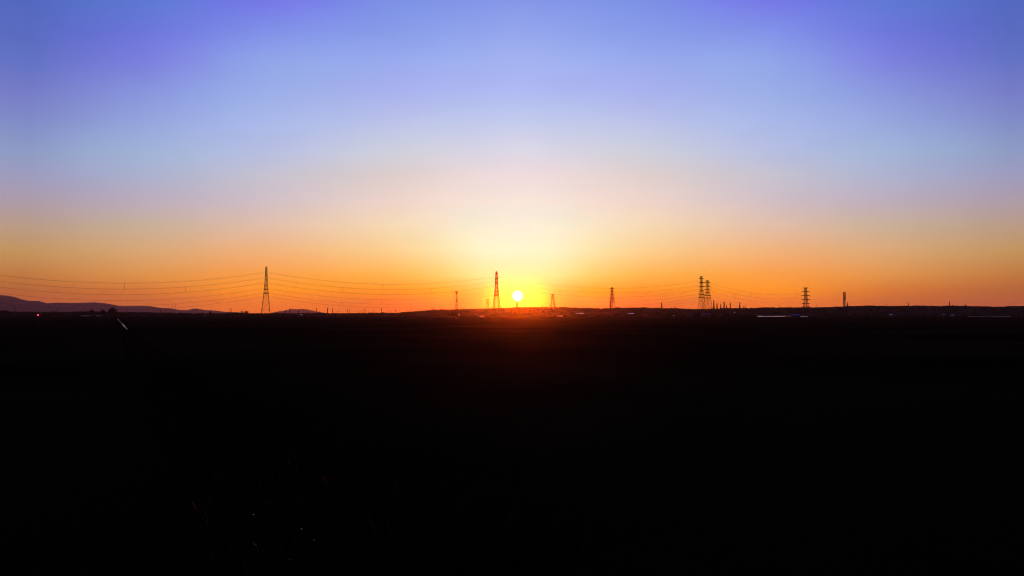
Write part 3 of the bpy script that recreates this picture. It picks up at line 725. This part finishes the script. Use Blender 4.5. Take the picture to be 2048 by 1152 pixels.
# ------------------------------------------------------------------ crane far off at the left
p = place(557, 3200); cr = empty('crane', p, 0); tag(cr, 'tiny tilted crane jib right of the foot of the tallest pylon', 'crane')
m = MB(); m.bar((0, 0, 0), (0, 0, 15), .8, .6); m.build('mast', M['steel'], cr)
m = MB(); m.bar((-6, 0, 11), (14, 0, 23), .6, .4); m.build('jib', M['steel'], cr)
m = MB(); m.box((0, 0, 1), (6, 3, 2)); m.build('carrier', M['steel'], cr)

# ------------------------------------------------------------------ red signal
p = on_ground(75.6, 657); D = p.y; zl = at(75.6, 630.2, D).z
rs = empty('signal_lamp', (p.x, p.y, 0)); tag(rs, 'glowing red signal lamp on a dark post at far left', 'signal lamp')
m = MB(); m.bar((0, 0, 0), (0, 0, zl+.5), .09, .07, 8); m.build('post', M['black'], rs)
m = MB(); m.bar((0, -.08, zl), (0, .25, zl), .40, .30, 16); m.build('housing', M['black'], rs)
m = MB()
for k in range(10):
    pass
m.bar((0, -.22, zl), (0, -.09, zl), .20, .33, 16); m.build('lens', M['red_light'], rs, smooth=False)
m = MB(); m.box((0, -.28, zl+.40), (.7, .4, .05)); m.build('visor', M['black'], rs)

# ------------------------------------------------------------------ ditch that runs from the camera's left to the far tree
def dl(D): return Vector((-154 + (273-D)*.583, D, 0))
nrmv = Vector((.864, .504, 0))
m = MB(); Ds = [15, 22, 35, 60, 100, 160, 273, 420, 600, 820]
vs = []
for D in Ds:
    c = dl(D)
    for off, z in ((-2.6, .008), (-1.8, .02), (-.9, .012), (.9, .012), (1.8, .02), (2.6, .008)):
        q = c + nrmv*(off + noise.noise(Vector((D*.05, off, 0)))*.3); vs.append((q.x, q.y, z))
m.add(vs, [(i*6+k, i*6+k+1, (i+1)*6+k+1, (i+1)*6+k) for i in range(len(Ds)-1) for k in range(5)])
tag(m.build('ditch_bank', M['mud']), 'muddy banks of the ditch crossing the dark field', None, None, 'structure')
def puddle(pts, label):
    """pts: (px, py, half width px) down the middle of the glint"""
    m = MB(); vs = []
    for px, py, hw in pts:
        for s in (-1, 1):
            q = on_ground(px+s*hw, py, .06); vs.append((q.x, q.y, .06))
    for px, py, hw in pts:
        for s in (-1, 1):
            q = on_ground(px+s*hw, py, .06); vs.append((q.x, q.y, .0))
    n = len(pts)
    fs = [(2*i, 2*i+1, 2*i+3, 2*i+2) for i in range(n-1)] + [(2*i, 2*i+2, 2*n+2*i+2, 2*n+2*i) for i in range(n-1)] + [(2*i+1, 2*n+2*i+1, 2*n+2*i+3, 2*i+3) for i in range(n-1)]
    m.add(vs, fs)
    tag(m.build('water', M['water']), label, None, None, 'structure')
puddle([(243.0, 645.6, .25), (244.4, 647.4, .9), (246.2, 649.2, 1.1), (247.6, 650.8, 1.8), (248.2, 652.6, 1.7), (250.2, 654.2, .8), (252.0, 655.8, .8), (253.6, 657.2, 1.2), (254.2, 658.8, .5)], 'long bright glint of ditch water at left')
puddle([(235.4, 638.2, .6), (236.6, 638.9, 1.5), (237.4, 639.8, .7)], 'small bright glint of ditch water farthest away')
puddle([(237.8, 641.2, .4), (239.4, 641.9, 1.2), (240.6, 642.8, .7)], 'dim small glint of ditch water in the middle')

# ------------------------------------------------------------------ grass
def blades(name, mtl, label, n, posf, h0, h1, wd, seed):
    random.seed(seed); m = MB()
    for i in range(n):
        x, y = posf(); h = random.uniform(h0, h1); a = random.uniform(0, 6.28); l = random.uniform(.1, .6)*h
        b0 = Vector((x, y, 0)); s = Vector((math.cos(a), math.sin(a), 0)); t = Vector((-s.y, s.x, 0))*wd*random.uniform(.6, 1.4)
        p1 = b0 + s*l*.35 + Vector((0, 0, h*.6)); p2 = b0 + s*l + Vector((0, 0, h*random.uniform(.8, 1)))
        m.add([b0-t, b0+t, p1-t*.7, p1+t*.7, p2], [(0, 1, 3, 2), (2, 3, 4)])
    tag(m.build(name, mtl), label, None, None, 'stuff')
def pos_bank():
    D = 14.5 + 60*random.random()**1.8; c = dl(D); o = random.gauss(0, 3.2) + 1.5; return c.x+nrmv.x*o, max(13.2, c.y+nrmv.y*o)
def pos_near():
    D = 14.5 + 12*random.random()**1.3; c = dl(D); o = random.gauss(0, 2.2) + 1.0; return c.x+nrmv.x*o, max(13.2, c.y+nrmv.y*o)
def pos_all():
    D = 14 + 70*random.random()**1.6; return random.uniform(-.82, .82)*D, D
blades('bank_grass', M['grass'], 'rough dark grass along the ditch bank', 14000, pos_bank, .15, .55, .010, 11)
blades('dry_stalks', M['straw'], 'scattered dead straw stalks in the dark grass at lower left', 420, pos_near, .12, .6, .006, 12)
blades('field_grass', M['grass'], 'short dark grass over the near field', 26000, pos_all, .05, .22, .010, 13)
random.seed(5)
def scrap(px, py, size, mtl, label, elr=8, group=None):
    q = on_ground(px, py, .18); d1 = (Vector((0, 0, CH))-q).normalized()
    azm = math.atan2(q.x, q.y); e = R(elr); d2 = Vector((math.sin(azm)*math.cos(e), math.cos(azm)*math.cos(e), math.sin(e)))
    n = (d1+d2).normalized(); s = n.cross(Vector((.6, .5, .2))).normalized(); t = n.cross(s)
    m = MB(); a, b1, th = size, size*.28, .004
    o = [Vector((0, 0, .18))+s*i+t*j+n*k for k in (-th, th) for i, j in ((-a, 0), (-a*.3, -b1), (a, -b1*.3), (a*.4, b1))]
    m.add([v-Vector((0, 0, 0)) for v in o], [(3, 2, 1, 0), (4, 5, 6, 7), (0, 1, 5, 4), (1, 2, 6, 5), (2, 3, 7, 6), (3, 0, 4, 7)])
    m.bar((0, 0, 0), (0, 0, .18), .006, .004, 4)
    ob = m.build('dead_leaf', M[mtl]); ob.location = (q.x, q.y, 0); tag(ob, label, 'dead leaf', group)
scrap(507, 1029, .06, 'redscrap', 'reddish glinting leaf in the black grass at lower left')
scrap(603, 1058, .05, 'orangescrap', 'orange glinting leaf right of and below the reddish one')
scrap(628, 1080.5, .04, 'redscrap', 'dull red glinting leaf farthest right and lowest of the three coloured ones')
for px, py, s, lb in ((584, 907, .02, 'pale glinting leaf at the top of the small glinting group'), (592, 912, .02, 'pale glinting leaf at the right of the small glinting group'), (577, 921, .014, 'pale speck of leaf at the lower left of the small glinting group'),
                  (602.5, 994.5, .016, 'single pale leaf midway down the ditch bank'), (461, 1098, .016, 'grey leaf near the bottom left of the bank'), (580, 1119.5, .018, 'pale leaf glinting near the bottom edge'), (443, 949, .014, 'lone faint leaf left of the ditch bank')):
    scrap(px, py, s*1.6, 'palescrap', lb, elr=24)

# ------------------------------------------------------------------ haze
hb = MB(); hb.box((0, 10000, 224), (44000, 25600, 450))
hm = bpy.data.materials.new('haze_air'); hm.use_nodes = True; t = hm.node_tree; t.nodes.clear()
def pv(den, an, col):
    v = t.nodes.new('ShaderNodeVolumePrincipled'); v.inputs['Density'].default_value = den
    v.inputs['Anisotropy'].default_value = an; v.inputs['Color'].default_value = (*col, 1); return v
D_ISO, D_FWD = 1.5e-5, 0.72e-5
a1 = pv(D_ISO, 0.0, (.36, .46, 1.0)); a2 = pv(D_FWD, 0.94, (.95, .93, .9))  # forward-scattering part added to stand in for lens glare below the sun
ad = t.nodes.new('ShaderNodeAddShader'); t.links.new(a1.outputs[0], ad.inputs[0]); t.links.new(a2.outputs[0], ad.inputs[1])
mo = t.nodes.new('ShaderNodeOutputMaterial'); t.links.new(ad.outputs[0], mo.inputs['Volume'])
ho = hb.build('haze', hm); tag(ho, 'thin evening haze over the plain', None, None, 'stuff')
sc.cycles.volume_bounces = 0
sc.cycles.filter_width = 1.0
